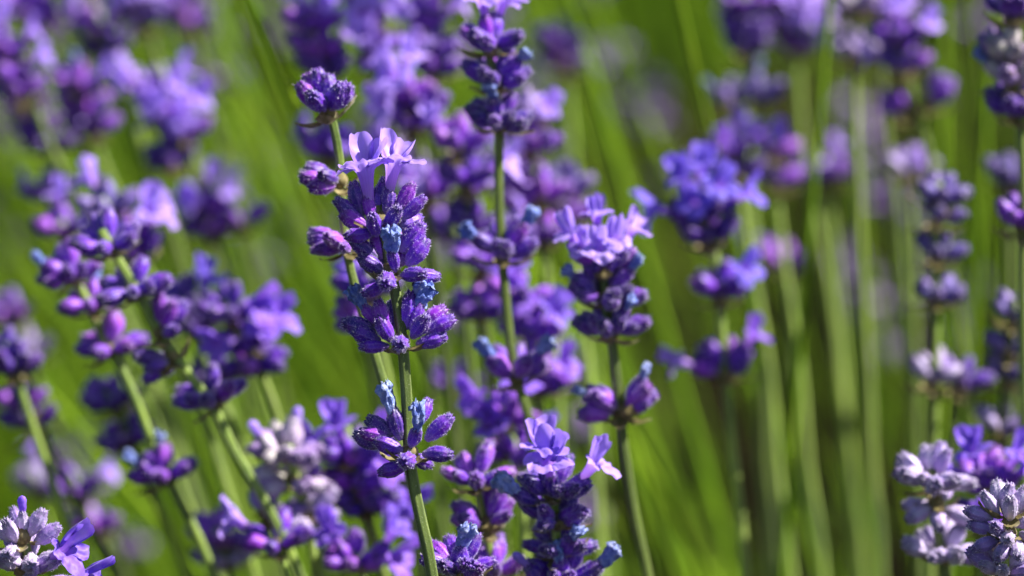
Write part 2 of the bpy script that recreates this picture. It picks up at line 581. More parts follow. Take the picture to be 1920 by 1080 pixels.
class Stalk:
    """one lavender flower stalk; everything is given at photograph pixels on the stalk's own upright plane"""

    def __init__(self, label, dcm, path, lean=.35, pal='violet', petal='lav', near=False, seed=0, fs=None, group='lavender flower stalks', r=.00105, L=.0062, ref=None):
        self.rnd = random.Random(seed * 31 + 7)
        self.pal, self.petal, self.near, self.L = pal, petal, near, L
        self.lean = lean
        self.fs = fs or (1.0 if near else .80)
        rx, ry = ref or path[0]
        p = at_depth(rx, ry, FOC + dcm / 100)
        self.y0, self.ref_y = p.y, ry
        self.scale = (FOC + dcm / 100) / FOC
        pts = [self.at(*q) for q in path]
        d = (pts[-1] - pts[-2]).normalized()
        q = pts[-1]
        k = 0
        while q.z > .0 and k < 40:          # the stalk goes on below the frame and down to the soil
            k += 1
            d = (d * .86 + Vector((0, 0, -1)) * .14).normalized()
            q = q + d * .03
            pts.append(q.copy())
        base = pts[-1]
        self.root = new('lavender_stalk', None, None, base)
        self.root.empty_display_size = .01
        tag(self.root, label, 'lavender', group)
        self.org = base
        mb = MB()
        P = catmull([x - base for x in pts], .0022 if near else .006)
        P = [p + Vector((noise.noise(p * 55 + base * 9), noise.noise(p * 55 + Vector((5, 5, 5))), 0)) * .0007 for p in P]
        nvis = max(2, len(P))
        tube(mb, P, r * .72, r * 1.25, 16 if near else 10, .19, .6, 34 if near else 0, self.rnd)
        me = mb.mesh('stem', [M_STEM, M_STEMHAIR])
        new('stem', me, self.root)
        self.path = pts

    def at(self, px, py):
        y = self.y0 - (py - self.ref_y) * MMPX * self.scale * math.sin(PITCH) * self.lean
        return at_y(px, py, y)

    def whorl(self, px, py, n=10, lo=0, hi=70, az=None, size=1.0, pal=None, buds=None, flowers=(), nf=0, nw=0, nc=0, spread=.0013, bracts=4, petal=None, tall=.0016):
        rd = self.rnd
        pal = PAL[pal or self.pal]
        pet = PETALS[petal or self.petal]
        cen = self.at(px, py)
        # local stalk direction
        best = min(range(len(self.path)), key=lambda i: (self.path[i] - cen).length)
        a, b = self.path[max(0, best - 1)], self.path[min(len(self.path) - 1, best + 1)]
        axis = (a - b).normalized()
        X = Vector((0, 1, .01)).cross(axis).normalized()
        Y = axis.cross(X)
        mb = MB()
        # swollen node the buds grow from, with papery bracts below
        rows = []
        for i in range(6):
            k = i / 5
            rr = .0016 * math.sin(math.pi * (.12 + .76 * k)) * (1 if self.near else .95)
            rows.append([mb.vert(axis * ((k - .5) * .0034) + (X * math.cos(t) + Y * math.sin(t)) * rr) for t in [2 * math.pi * j / 9 for j in range(9)]])
        mb.grid(rows)
        for i in range(bracts):
            t = 2 * math.pi * (i + rd.uniform(-.2, .2)) / bracts
            rad = X * math.cos(t) + Y * math.sin(t)
            bract_into(mb, rad * .0009 - axis * .0012, (rad + axis * rd.uniform(-.5, .35)).normalized(), rd.uniform(.0034, .0058), rd.uniform(.0012, .0021), rd)
        wh = new('whorl', mb.mesh('whorl', [M_BRACT]), self.root, cen - self.org)
        meshes = BUD_HAIRY if self.near else BUD_PLAIN

        def bud(base, d, sz, colour):
            return place('bud', rd.choice(meshes), wh, cen, base, d, sz, colour, rd.uniform(0, 6.28), rd.uniform(.92, 1.1))

        def bloom(kind, base, d, sz, colour):
            bud(base, d, sz * .92, rd.choice(pal))
            tipb = base + d * sz * .70
            if kind == 'open':
                place('open_flower', rd.choice(COROLLA), wh, cen, tipb, d, sz * self.fs * rd.uniform(1.18, 1.42), colour, facing_roll(d) + rd.gauss(0, .5))
            elif kind == 'withered':
                place('withered_flower', rd.choice(WITHER), wh, cen, base + d * sz * .78, (d + Vector((rd.gauss(0, .15), rd.gauss(0, .15), rd.gauss(0, .15)))).normalized(), sz * self.fs * rd.uniform(.95, 1.2), rd.choice([(.12, .18, .66), (.36, .38, .70), (.12, .16, .56), (.42, .50, .80), (.24, .22, .56)]), rd.uniform(0, 6.28))
            else:
                place('closed_flower', rd.choice(CLOSED), wh, cen, tipb, d, sz * .85, colour, rd.uniform(0, 6.28))

        if buds is None:
            kinds = ['open'] * nf + ['withered'] * nw + ['closed'] * nc
            tot = max(n, len(kinds))
            order = list(range(tot))
            pick = set(rd.sample(order, len(kinds))) if kinds else set()
            ki = 0
            for i in range(tot):
                t = i * 2.39996 + rd.uniform(-.3, .3)
                if az:
                    t = lerp(R(az[0]), R(az[1]), (i + rd.random()) / tot)
                e = R(lerp(lo, hi, ((i * .618) % 1.0) * .85 + rd.random() * .15))
                rad = X * math.cos(t) + Y * math.sin(t)
                d = (rad * math.cos(e) + axis * math.sin(e) + Vector((rd.gauss(0, .08), rd.gauss(0, .08), rd.gauss(0, .08)))).normalized()
                base = cen + rad * spread * math.cos(e) + axis * (math.sin(e) * tall - .0004)
                sz = self.L * size * rd.uniform(.82, 1.1)
                if i in pick:
                    bloom(kinds[ki], base, d, sz, rd.choice(pet))
                    ki += 1
                else:
                    bud(base, d, sz, rd.choice(pal))
        else:
            for (bx, by, tx, ty, sgn, kind, ci) in buds:
                B, T = self.at(bx, by), self.at(tx, ty)
                v = T - B
                flat = v.length
                L = self.L * size
                if flat < L:
                    v = v - FWD * (sgn * math.sqrt(L * L - flat * flat) * min(1, abs(sgn)))
                d = v.normalized()
                Lr = max(L * .86, min(L * 1.12, v.length))
                base = B - FWD * (.0012 * sgn)
                colour = pal[ci % len(pal)]
                if kind == 'b':
                    bud(base, d, Lr, colour)
                else:
                    bloom({'o': 'open', 'w': 'withered', 'c': 'closed'}[kind], base, d, Lr, pet[ci % len(pet)])
        for (bx, by, tx, ty, toward, kind) in flowers:
            B, T = self.at(bx, by), self.at(tx, ty)
            d = ((T - B).normalized() - FWD * toward).normalized()
            bloom({'o': 'open', 'w': 'withered', 'c': 'closed'}[kind], B - FWD * .0012 * (1 if toward > 0 else -1), d, self.L * size, rd.choice(pet))
        return wh


# ------------------------------------------------------------------ the setting
def ground_height(x, y):
    return .012 * noise.noise(Vector((x * 5, y * 5, 0))) + .006 * noise.noise(Vector((x * 21, y * 21, 3)))


mb = MB()
N = 120
rows = []
for i in range(N + 1):
    v = (i / N) * 2 - 1
    yy = 1.8 + 14 * v * abs(v) ** 1.4
    row = []
    for j in range(N + 1):
        u = (j / N) * 2 - 1
        xx = 14 * u * abs(u) ** 1.4
        row.append(mb.vert((xx, yy, ground_height(xx, yy) - .005)))
    rows.append(row)
mb.grid(rows, False)
tag(new('ground', mb.mesh('ground', [M_SOIL])), 'dark brown soil under the lavender plants', 'soil', None, 'structure')

# ------------------------------------------------------------------ the stalk in focus
S = Stalk('tall sharp lavender stalk with two open flowers on top and four spaced whorls', 0,
          [(712, 385), (722, 440), (735, 520), (745, 575), (754, 650), (758, 725), (766, 850), (784, 960), (812, 1080)],
          lean=1.0, near=True, seed=1, fs=1.14, r=.00118, ref=(750, 560))
S.whorl(712, 412, bracts=5, buds=[
    (680, 405, 664, 340, -.3, 'b', 3), (698, 420, 690, 358, .3, 'o', 0), (707, 412, 706, 352, -.3, 'b', 1), (716, 402, 719, 332, -.6, 'b', 3),
    (724, 405, 733, 342, .2, 'o', 2), (745, 398, 775, 342, -.3, 'b', 2), (752, 412, 797, 368, .2, 'b', 0), (684, 418, 627, 374, -.2, 'b', 3),
    (690, 426, 639, 402, .5, 'b', 2), (706, 442, 700, 404, .9, 'b', 4), (722, 428, 752, 388, .8, 'b', 1), (748, 424, 784, 410, -.7, 'b', 4),
    (700, 436, 664, 443, .6, 'b', 0), (720, 432, 762, 432, -.9, 'b', 0), (706, 400, 735, 372, -.8, 'b', 2)])
S.whorl(733, 506, bracts=5, buds=[
    (710, 484, 654, 448, .2, 'b', 3), (720, 512, 674, 478, .6, 'b', 3), (716, 486, 702, 436, -.3, 'b', 2), (742, 510, 736, 462, .8, 'w', 3),
    (752, 474, 794, 418, -.3, 'b', 0), (762, 498, 803, 449, .3, 'b', 0), (738, 484, 748, 432, -.5, 'b', 2), (730, 524, 724, 529, 1.0, 'b', 4),
    (724, 530, 694, 544, .6, 'b', 0), (752, 517, 790, 513, .7, 'b', 1), (768, 514, 812, 521, -.5, 'b', 4), (722, 500, 690, 462, -.7, 'b', 1), (748, 498, 778, 452, -.8, 'b', 2)])
S.whorl(752, 640, bracts=4, buds=[
    (728, 622, 704, 562, .2, 'b', 2), (712, 612, 676, 566, -.4, 'w', 3), (705, 620, 641, 602, -.2, 'b', 3), (714, 640, 656, 620, .4, 'b', 1),
    (735, 640, 711, 600, .7, 'b', 0), (730, 648, 682, 652, .5, 'b', 0), (752, 640, 750, 650, 1.0, 'b', 4), (760, 618, 770, 545, -.2, 'b', 4),
    (770, 620, 790, 562, .1, 'w', 2), (772, 634, 803, 592, .7, 'b', 1), (788, 612, 835, 575, -.5, 'b', 2), (798, 626, 852, 594, .1, 'b', 0),
    (780, 646, 838, 632, .2, 'b', 4), (745, 618, 732, 566, -.8, 'b', 1)])
S.whorl(768, 848, bracts=5, buds=[
    (752, 826, 732, 760, .1, 'w', 1), (738, 816, 685, 788, -.5, 'b', 3), (732, 824, 674, 806, .1, 'b', 2), (756, 846, 703, 826, .5, 'b', 0),
    (715, 838, 677, 824, -.4, 'b', 3), (772, 862, 759, 862, 1.0, 'b', 4), (765, 872, 728, 882, .4, 'b', 0), (770, 838, 786, 798, .8, 'w', 1),
    (780, 800, 806, 748, -.4, 'b', 0), (798, 826, 846, 778, .1, 'b', 0), (792, 851, 843, 850, .5, 'b', 1), (770, 856, 806, 872, -.8, 'b', 1)])

# ------------------------------------------------------------------ nearly sharp neighbours
S = Stalk('slender lavender stalk with small round bud head on a bare neck beside the open flowers', 2.2,
          [(612, 195), (622, 240), (633, 300), (640, 380), (655, 480), (682, 590), (706, 680), (731, 765), (757, 860), (781, 960), (812, 1100)], near=True, seed=2, r=.00095)
S.whorl(614, 212, 12, 36, 86, spread=.0026)
S.whorl(636, 338, 7, -5, 45, az=(120, 260))
S.whorl(650, 460, 8, -5, 45, az=(110, 270), pal='mauve')

S = Stalk('dark purple lavender stalk with three stacked whorls above a long bare stem', 5,
          [(912, 70), (928, 160), (936, 260), (938, 370), (942, 480), (955, 600), (970, 712), (990, 800), (1003, 950), (1012, 1080)], near=True, fs=.85, seed=3, pal='dark', r=.0010)
S.whorl(918, 88, 10, 5, 75, pal='violet', flowers=[(915, 80, 905, 5, .2, 'o'), (922, 85, 940, 10, -.3, 'o')])
S.whorl(930, 158, 9, 5, 65, pal='violet', flowers=[(940, 150, 985, 95, .1, 'w')])
S.whorl(933, 232, 11, 5, 60, flowers=[(930, 225, 925, 190, .7, 'w')])
S.whorl(942, 480, 9, 12, 68, pal='violet', flowers=[(930, 470, 880, 440, .3, 'w'), (955, 465, 990, 415, .1, 'w')])
S.whorl(968, 708, 8, 12, 68, pal='mauve', flowers=[(958, 700, 910, 655, .2, 'w'), (985, 700, 1010, 665, .2, 'w')])

S = Stalk('lavender stalk crowned by a tight cluster of pale open flowers over a thick bud head', 5,
          [(1125, 470), (1135, 560), (1148, 650), (1158, 750), (1170, 850), (1192, 980), (1212, 1080)], near=True, fs=.74, seed=4, r=.0011)
S.whorl(1128, 505, 8, 20, 75, flowers=[(1112, 530, 1096, 470, .4, 'o'), (1138, 515, 1150, 452, .5, 'o'), (1126, 480, 1120, 410, -.2, 'o'), (1108, 505, 1078, 455, .1, 'o'), (1146, 500, 1172, 455, -.1, 'o'), (1124, 520, 1122, 470, .9, 'o')])
S.whorl(1132, 560, 11, 0, 65, pal='dark', flowers=[(1145, 540, 1195, 490, .1, 'w'), (1115, 545, 1075, 520, .4, 'w')])
S.whorl(1145, 625, 12, 12, 68, pal='dark', flowers=[(1150, 610, 1175, 575, .6, 'w')])
S.whorl(1160, 770, 7, 12, 62, az=(100, 250), pal='mauve', flowers=[(1150, 765, 1100, 740, .2, 'w')])
S.whorl(1168, 768, 6, 10, 60, az=(-60, 60), pal='mauve', flowers=[(1180, 755, 1208, 700, .2, 'w')])

S = Stalk('short lavender stalk with two upright flowers and one side flower opened wide like a star', 2.6,
          [(1030, 880), (1036, 930), (1042, 990), (1050, 1040), (1060, 1090)], near=True, fs=.95, seed=5, pal='dark', r=.0011)
S.whorl(1034, 925, 10, 5, 70, flowers=[(1030, 925, 1022, 845, .2, 'o'), (1036, 930, 1030, 880, .7, 'o'), (1060, 935, 1105, 880, .15, 'o'), (1010, 940, 975, 925, .5, 'w')])
S.whorl(1040, 975, 12, 5, 60)
S.whorl(1046, 1030, 9, -5, 55, flowers=[(1050, 1040, 1066, 1015, .7, 'w')])
S.whorl(1060, 1090, 9, 12, 68, pal='violet', flowers=[(1050, 1090, 1050, 1050, .5, 'w'), (1085, 1090, 1135, 1050, .2, 'w'), (1030, 1095, 990, 1060, .1, 'c')])

S = Stalk('plain purple bud stalk with no open flowers between the sharp stalk and the star flower', 4,
          [(890, 885), (900, 940), (912, 1000), (925, 1080)], near=True, fs=.85, seed=6, pal='mauve', r=.00085)
S.whorl(894, 905, 9, 10, 75, spread=.002)
S.whorl(908, 985, 5, 5, 55, az=(110, 240))
S.whorl(912, 980, 5, 15, 70, az=(-50, 60))
S.whorl(925, 1080, 9, 20, 75)

S = Stalk('low lavender stalk tip with one blue shrivelled flower beside the thick sharp stem', 1,
          [(860, 1050), (866, 1080), (874, 1130)], near=True, seed=7, r=.001)
S.whorl(862, 1072, 11, 5, 70, flowers=[(856, 1075, 868, 1012, .2, 'w')])

S = Stalk('pale downy lavender tip with a closed mauve flower and one violet flower', 0,
          [(40, 985), (46, 1030), (60, 1110)], near=True, seed=8, fs=.85, pal='pale', petal='deep', r=.0011)
S.whorl(42, 1005, buds=[
    (45, 1010, 42, 955, -.1, 'c', 0), (55, 1005, 80, 958, .1, 'b', 1), (65, 1018, 104, 993, .1, 'b', 2), (32, 1015, 17, 980, .6, 'b', 0),
    (20, 1015, -12, 978, .1, 'b', 3), (30, 1030, 22, 1040, .95, 'b', 0), (60, 1035, 62, 1068, .7, 'b', 3), (10, 1040, -30, 1030, .3, 'b', 1),
    (40, 1000, 25, 962, -.7, 'b', 2)])
S.whorl(52, 1062, 8, 8, 60, flowers=[(62, 1070, 100, 1045, .55, 'o'), (80, 1100, 140, 1085, .2, 'o')])

S = Stalk('whitish woolly lavender head without open flowers, sharp and frosted white', 0,
          [(1893, 930), (1890, 990), (1882, 1060), (1878, 1130)], near=True, seed=9, pal='pale', r=.0011)
S.whorl(1893, 955, buds=[
    (1885, 965, 1893, 905, -.2, 'b', 1), (1872, 968, 1848, 930, .3, 'b', 0), (1893, 975, 1890, 935, .6, 'b', 3), (1862, 972, 1808, 955, .2, 'b', 2),
    (1905, 965, 1925, 910, .1, 'b', 0), (1880, 950, 1876, 915, -.7, 'b', 3), (1900, 985, 1935, 975, .5, 'b', 1)])
S.whorl(1890, 1000, buds=[
    (1870, 995, 1815, 983, .1, 'b', 2), (1878, 1000, 1860, 985, .8, 'b', 2), (1888, 1000, 1882, 1012, .95, 'b', 3), (1872, 1010, 1842, 1020, .5, 'b', 2),
    (1890, 1020, 1870, 1038, .8, 'b', 1), (1905, 1015, 1905, 1040, .9, 'b', 0), (1910, 1000, 1945, 1010, .3, 'b', 0)])
S.whorl(1880, 1075, 9, 8, 60)

S = Stalk('soft pale lilac lavender head with bare green stem gap beside the woolly head', 4.5,
          [(1745, 880), (1752, 940), (1762, 1010), (1768, 1060), (1775, 1130)], near=True, fs=.85, seed=10, pal='pale', r=.001)
S.whorl(1748, 905, 13, -10, 75, spread=.002, pal='pale')
S.whorl(1756, 945, 5, -30, 30)
S.whorl(1766, 1040, 11, -5, 65, spread=.002, pal='pale')

S = Stalk('low lavender stalk with broad violet petals behind the pale lilac head', 7.5,
          [(1850, 880), (1848, 960), (1845, 1100)], seed=11, pal='mauve', petal='deep')
S.whorl(1850, 910, 10, 12, 68, flowers=[(1845, 915, 1830, 870, .3, 'o'), (1860, 915, 1895, 865, .2, 'o'), (1870, 920, 1915, 880, .4, 'o'), (1845, 920, 1800, 895, .3, 'o')])
S.whorl(1848, 985, 8, 12, 68, nf=2)

# ------------------------------------------------------------------ leaning stalks towards the shaded side
S = Stalk('leaning lavender stalk with five short whorls strung along a slanting stem', 6,
          [(190, 430), (235, 510), (285, 600), (340, 685), (395, 755), (440, 840), (490, 930), (560, 1080)], near=True, fs=.85, seed=12, r=.00115)
S.whorl(205, 465, 9, 0, 75, pal='violet')
S.whorl(250, 545, 10, -10, 60)
S.whorl(300, 625, 5, 0, 70, az=(-60, 60), pal='violet')
S.whorl(322, 668, 5, -20, 40, az=(120, 240))
S.whorl(398, 750, 10, 0, 70, pal='violet')

S = Stalk('leaning purple lavender stalk with a pale blue flower bud tip behind the slanting stem', 8.5,
          [(120, 490), (160, 560), (195, 640), (225, 690), (265, 780), (305, 880), (345, 960), (400, 1080)], seed=13, pal='mauve', r=.0011)
S.whorl(130, 520, 10, 0, 70, flowers=[(130, 520, 95, 500, .2, 'w')])
S.whorl(170, 575, 8, 5, 60, nw=1)
S.whorl(205, 655, 9, -10, 60)
S.whorl(308, 895, 8, 0, 70, flowers=[(305, 880, 300, 835, .2, 'w'), (300, 895, 280, 880, .4, 'w')])

S = Stalk('lavender stalk with indigo shadowed buds and a lilac flowering side behind the slanting stem', 11,
          [(425, 560), (450, 640), (490, 700), (520, 790), (560, 900), (610, 1080)], seed=14, pal='violet', petal='deep')
S.whorl(430, 590, 12, 0, 70, nf=1, pal='dark')  # shadow on these buds is painted by the dark palette
S.whorl(466, 655, 10, 15, 70, nf=3)
S.whorl(478, 680, 8, -10, 40)
S = Stalk('shadow-dark indigo lavender head crowded under the leaning whorls', 13, [(340, 560), (370, 640), (420, 760), (500, 960), (540, 1080)], seed=15, pal='dark', petal='blue')  # the shade over this head is put into its bud colours
S.whorl(345, 580, 13, 0, 75, pal='dark')
S.whorl(360, 620, 12, 12, 68, pal='dark', nf=1)
S.whorl(400, 720, 9, 12, 68, pal='dark')
S = Stalk('small dark indigo lavender head hanging low between slanting green stems', 14, [(200, 730), (230, 800), (290, 930), (350, 1080)], seed=16, pal='dark')
S.whorl(212, 760, 13, 12, 68, pal='dark')
S.whorl(235, 825, 8, 0, 50, pal='dark')

S = Stalk('cream and lilac fading lavender head low beside bright violet flowers', 8,
          [(540, 830), (555, 900), (575, 980), (592, 1080)], seed=17, pal='green', r=.0011)
S.whorl(535, 850, 12, -10, 75, spread=.0022, flowers=[(520, 855, 470, 790, .2, 'c'), (550, 850, 555, 790, -.2, 'c')])
S.whorl(550, 900, 14, -20, 55, spread=.0022)
S.whorl(572, 965, 9, -20, 40, pal='pale')
S.whorl(500, 965, 4, 5, 60, pal='pale')

S = Stalk('low lavender stalk covered in bright violet open petals behind the lowest sharp whorl', 9,
          [(650, 800), (665, 880), (690, 990), (720, 1080)], seed=18, pal='violet', petal='deep', r=.0011)
S.whorl(650, 860, 8, 0, 70, flowers=[(655, 865, 640, 815, .3, 'o'), (665, 870, 690, 835, .3, 'o'), (640, 870, 610, 845, .3, 'o')])
S.whorl(668, 910, 9, 12, 68, flowers=[(675, 915, 705, 890, .5, 'o'), (670, 920, 690, 930, .6, 'o'), (660, 915, 625, 900, .3, 'o')])
S.whorl(690, 950, 8, 5, 60, flowers=[(695, 955, 735, 945, .4, 'o')], pal='dark')
S = Stalk('violet petalled lavender tip rising at the foot of the bright violet stalk', 8,
          [(660, 1030), (672, 1065), (690, 1120)], seed=19, pal='mauve', petal='deep')
S.whorl(662, 1060, 9, 0, 70, flowers=[(660, 1060, 640, 1025, .3, 'o'), (675, 1065, 690, 1060, .6, 'o'), (700, 1060, 735, 1000, .1, 'o')])
S = Stalk('tiny two-toned lavender tip low under the cream head', 7, [(515, 1015), (530, 1060), (550, 1120)], seed=20, pal='violet')
S.whorl(518, 1025, 6, 5, 60, pal='violet', nf=1)
S = Stalk('dusty pale lavender tip among slanting stems under the cream head', 13, [(410, 990), (425, 1040), (440, 1100)], seed=21, pal='pale')
S.whorl(412, 1015, 10, 0, 80, pal='mauve', spread=.002)
S.whorl(420, 1055, 8, 5, 60, pal='pale')

# ------------------------------------------------------------------ behind the sharp stalk
S = Stalk('lavender stalk with lilac petals half hidden behind the third sharp whorl', 9,
          [(690, 510), (700, 580), (725, 700), (760, 900), (790, 1080)], seed=22, petal='lav')
S.whorl(690, 550, 6, 12, 68, flowers=[(690, 560, 670, 515, .3, 'o'), (695, 565, 705, 525, .3, 'o')])
S.whorl(690, 600, 8, 0, 50, az=(90, 270), pal='mauve')

S = Stalk('violet flowering lavender stalk hidden behind the long bare stem', 11,
          [(975, 520), (990, 620), (1005, 740), (1020, 850), (1040, 1080)], seed=23, pal='mauve', petal='deep', r=.0011)
S.whorl(975, 560, 8, 0, 70, flowers=[(975, 570, 960, 520, .3, 'o')])
S.whorl(992, 630, 9, 0, 70, flowers=[(990, 635, 980, 590, .4, 'o'), (1000, 640, 1020, 610, .4, 'o')])
S.whorl(1015, 730, 10, 12, 68, flowers=[(1015, 735, 1000, 690, .4, 'o'), (1020, 740, 1045, 700, .4, 'o')])
S = Stalk('violet lavender tip with hanging petals behind the upright star-flower stalk', 9.5,
          [(945, 760), (958, 830), (975, 950), (990, 1080)], seed=24, pal='mauve', petal='deep')
S.whorl(945, 785, 9, -10, 60, flowers=[(945, 790, 920, 770, .4, 'o'), (950, 790, 960, 760, .4, 'o')])
S.whorl(965, 850, 7, -20, 50, flowers=[(965, 850, 950, 830, .5, 'o'), (970, 860, 985, 845, .5, 'o')])
S = Stalk('soft purple lavender bud cluster between the sharp stalk and the long bare stem', 12,
          [(895, 560), (905, 640), (925, 800), (945, 1080)], seed=25, pal='mauve')
S.whorl(900, 585, 10, -5, 60)
S.whorl(905, 500, 8, 12, 68)
S = Stalk('dim lavender tip low between bare stem and sharp stalk', 20, [(845, 700), (860, 800), (885, 1080)], seed=26, pal='mauve')
S.whorl(850, 730, 9, 12, 68)
S.whorl(840, 440, 10, 0, 70)
# ------------------------------------------------------------------ the upper, blurred crowd
def crowd(label, dcm, path, whorls, seed, pal='mauve', petal='lav', r=.00105, group='lavender flower stalks'):
    s = Stalk(label, dcm, path, seed=seed, pal=pal, petal=petal, r=r, group=group, fs=.80 if dcm < 14 else .66)
    for wspec in whorls:
        x, y, n, nf = wspec[:4]
        y += 14
        kw = wspec[4] if len(wspec) > 4 else {}
        s.whorl(x, y, n, kw.pop('lo', 22), kw.pop('hi', 80), nf=nf, **kw)
    return s


crowd('lavender stalk in full lilac bloom rising behind the small round bud head', 15, [(590, 20), (600, 120), (620, 260), (660, 480), (720, 800), (760, 1080)], [(585, 45, 9, 5), (596, 95, 9, 2), (605, 130, 8, 0, {'pal': 'dark'}), (615, 280, 10, 3, {'petal': 'deep'})], 31)
crowd('lavender stalk in full lilac bloom beside the shorter crowded purple head', 17, [(690, 0), (705, 90), (735, 260), (780, 500), (840, 1080)], [(690, 25, 9, 5), (702, 85, 9, 2), (712, 125, 9, 0, {'pal': 'dark'}), (748, 310, 8, 2, {'pal': 'pale'})], 32)
crowd('broad crowded purple lavender head with reddish cast behind the stacked dark whorls', 15, [(795, 20), (805, 110), (830, 300), (870, 600), (920, 1080)], [(795, 40, 12, 4), (803, 95, 12, 1, {'pal': 'violet'}), (810, 125, 9, 0)], 33)
crowd('lavender stalk with lilac and blue shrivelled flowers between two taller blooming heads', 13, [(760, 150), (775, 230), (800, 400), (840, 700), (880, 1080)], [(760, 175, 12, 3, {'nw': 1}), (772, 225, 10, 1), (785, 200, 6, 0), (795, 360, 9, 2)], 34)
crowd('reddish purple lavender whorls behind the open flower pair of the sharp stalk', 12, [(860, 250), (872, 330), (895, 480), (930, 800), (950, 1080)], [(860, 270, 10, 1), (872, 335, 13, 1, {'pal': 'violet'}), (885, 420, 10, 1, {'pal': 'dark'})], 35)
crowd('grey purple lavender stalk close behind the stacked dark whorls', 14, [(985, 190), (995, 260), (1010, 400), (1040, 700), (1065, 1080)], [(985, 215, 10, 1, {'pal': 'pale'}), (995, 270, 12, 0), (1010, 360, 10, 2), (1015, 440, 8, 2)], 36)
crowd('slate purple lavender tip between the long bare stem and the pale flower cluster', 17, [(1060, 330), (1068, 400), (1085, 560), (1110, 800), (1130, 1080)], [(1060, 350, 10, 0, {'pal': 'blue'}), (1070, 400, 8, 1)], 37)
crowd('dusky lavender head in the gap under the stacked dark whorls', 19, [(955, 300), (962, 360), (975, 600), (1000, 1080)], [(955, 320, 11, 2), (965, 380, 10, 1)], 38)

crowd('large lilac lavender head in full bloom standing alone before the slanting green stems', 20, [(300, 120), (335, 230), (375, 330), (410, 450), (470, 650), (560, 950)], [(292, 178, 6, 4), (318, 212, 8, 6), (345, 250, 9, 4), (325, 300, 8, 0, {'pal': 'dark'}), (385, 390, 9, 5), (395, 430, 10, 1), (450, 410, 3, 0)], 41)
crowd('purple lavender head with reddish spot and blue edges beside the large lilac bloom', 21, [(150, 130), (165, 210), (195, 310), (250, 450), (330, 650), (440, 950)], [(145, 160, 9, 1, {'nw': 1}), (160, 205, 9, 1), (172, 240, 8, 0)], 42)
crowd('broad purple lavender head overlapping its neighbour with the reddish spot', 22, [(60, 170), (85, 250), (130, 350), (200, 500), (320, 800)], [(55, 200, 8, 1), (72, 240, 9, 0, {'pal': 'violet'}), (95, 270, 8, 0, {'pal': 'dark'})], 43)
crowd('lilac lavender head with a soft pink top beside the overlapping purple pair', 19, [(20, 60), (50, 150), (100, 280), (190, 480), (300, 760)], [(10, 95, 8, 3), (25, 140, 8, 1), (40, 175, 7, 0)], 44)
crowd('purple lavender head just above and behind the soft pink topped one', 24, [(50, -30), (75, 60), (120, 200), (200, 400), (330, 760)], [(40, 5, 9, 2), (62, 35, 9, 1)], 45)
crowd('pair of rounded purple lavender whorls between the soft pink head and the lilac bloom', 25, [(180, 20), (205, 100), (260, 250), (340, 480), (440, 800)], [(178, 50, 7, 2), (200, 90, 7, 0, {'pal': 'dark'})], 46)
crowd('lilac lavender head behind and above the pair of rounded purple whorls', 24, [(245, -30), (275, 60), (320, 200), (380, 400), (470, 760)], [(248, 0, 7, 3), (265, 35, 7, 1, {'pal': 'dark'})], 47)
crowd('dim purple lavender head right behind the large lone lilac bloom', 29, [(330, -30), (355, 50), (400, 220), (470, 480), (560, 900)], [(335, 0, 7, 2), (350, 40, 6, 0)], 48)
crowd('small soft purple lavender tip under the reddish spotted head', 21, [(100, 340), (120, 400), (165, 500), (260, 720), (380, 1000)], [(100, 362, 9, 1)], 49)
crowd('lilac lavender whorls just above the slanting whorled stalk', 13, [(190, 370), (225, 450), (280, 560), (360, 740), (480, 1080)], [(205, 390, 6, 1, {'pal': 'blue'}), (240, 440, 8, 3), (262, 470, 6, 1)], 50)
crowd('muted purple lavender tip half covered by the leaning stalk with pale blue bud tip', 16, [(110, 410), (140, 480), (200, 600), (300, 820)], [(125, 430, 7, 1)], 51)
crowd('lavender tip with bright blue shrivelled flowers under the leaning stalks', 11, [(10, 640), (30, 710), (60, 800), (130, 1000)], [(5, 670, 8, 0, {'nw': 2, 'pal': 'dark'}), (25, 690, 6, 0, {'pal': 'dark'})], 52)
crowd('purple lavender whorls low over a slanting stem under the bright blue shrivelled tip', 14, [(40, 730), (70, 800), (130, 920), (200, 1040)], [(45, 755, 7, 1), (62, 790, 5, 0, {'pal': 'dark'})], 53)
crowd('faint pink purple lavender tip in the shaded side gap', 22, [(15, 560), (40, 640), (90, 760), (200, 1000)], [(20, 590, 7, 2), (55, 660, 5, 0, {'pal': 'pale'})], 54)
crowd('soft violet lavender pair low among slanting bright green stems', 20, [(135, 890), (165, 960), (195, 1030), (230, 1100)], [(145, 920, 6, 1), (178, 990, 6, 0)], 55)
crowd('faint lilac lavender tip above the pale downy tip', 23, [(60, 880), (80, 940), (110, 1080)], [(70, 905, 8, 1, {'pal': 'pale'})], 56)

crowd('lavender stalk with blue-violet petals, three flowering tiers and a gap in its stem', 12, [(1300, 340), (1325, 420), (1345, 520), (1352, 620), (1358, 710), (1375, 860), (1400, 1080)],
      [(1318, 400, 12, 2, {'petal': 'blue', 'pal': 'dark', 'flowers': [(1310, 395, 1280, 335, .3, 'o'), (1330, 400, 1335, 385, .8, 'o'), (1340, 400, 1385, 370, .3, 'o'), (1300, 410, 1262, 400, .3, 'o')]}),
       (1325, 440, 9, 0, {'pal': 'dark'}), (1350, 545, 10, 0, {'petal': 'blue', 'flowers': [(1355, 550, 1380, 520, .6, 'o')]}),
       (1348, 690, 4, 0, {'az': (120, 240), 'flowers': [(1345, 700, 1295, 685, .1, 'o')]}), (1365, 685, 4, 0, {'az': (-60, 60), 'petal': 'deep', 'flowers': [(1375, 690, 1410, 630, .1, 'o')]})], 61, 'violet', 'lav')
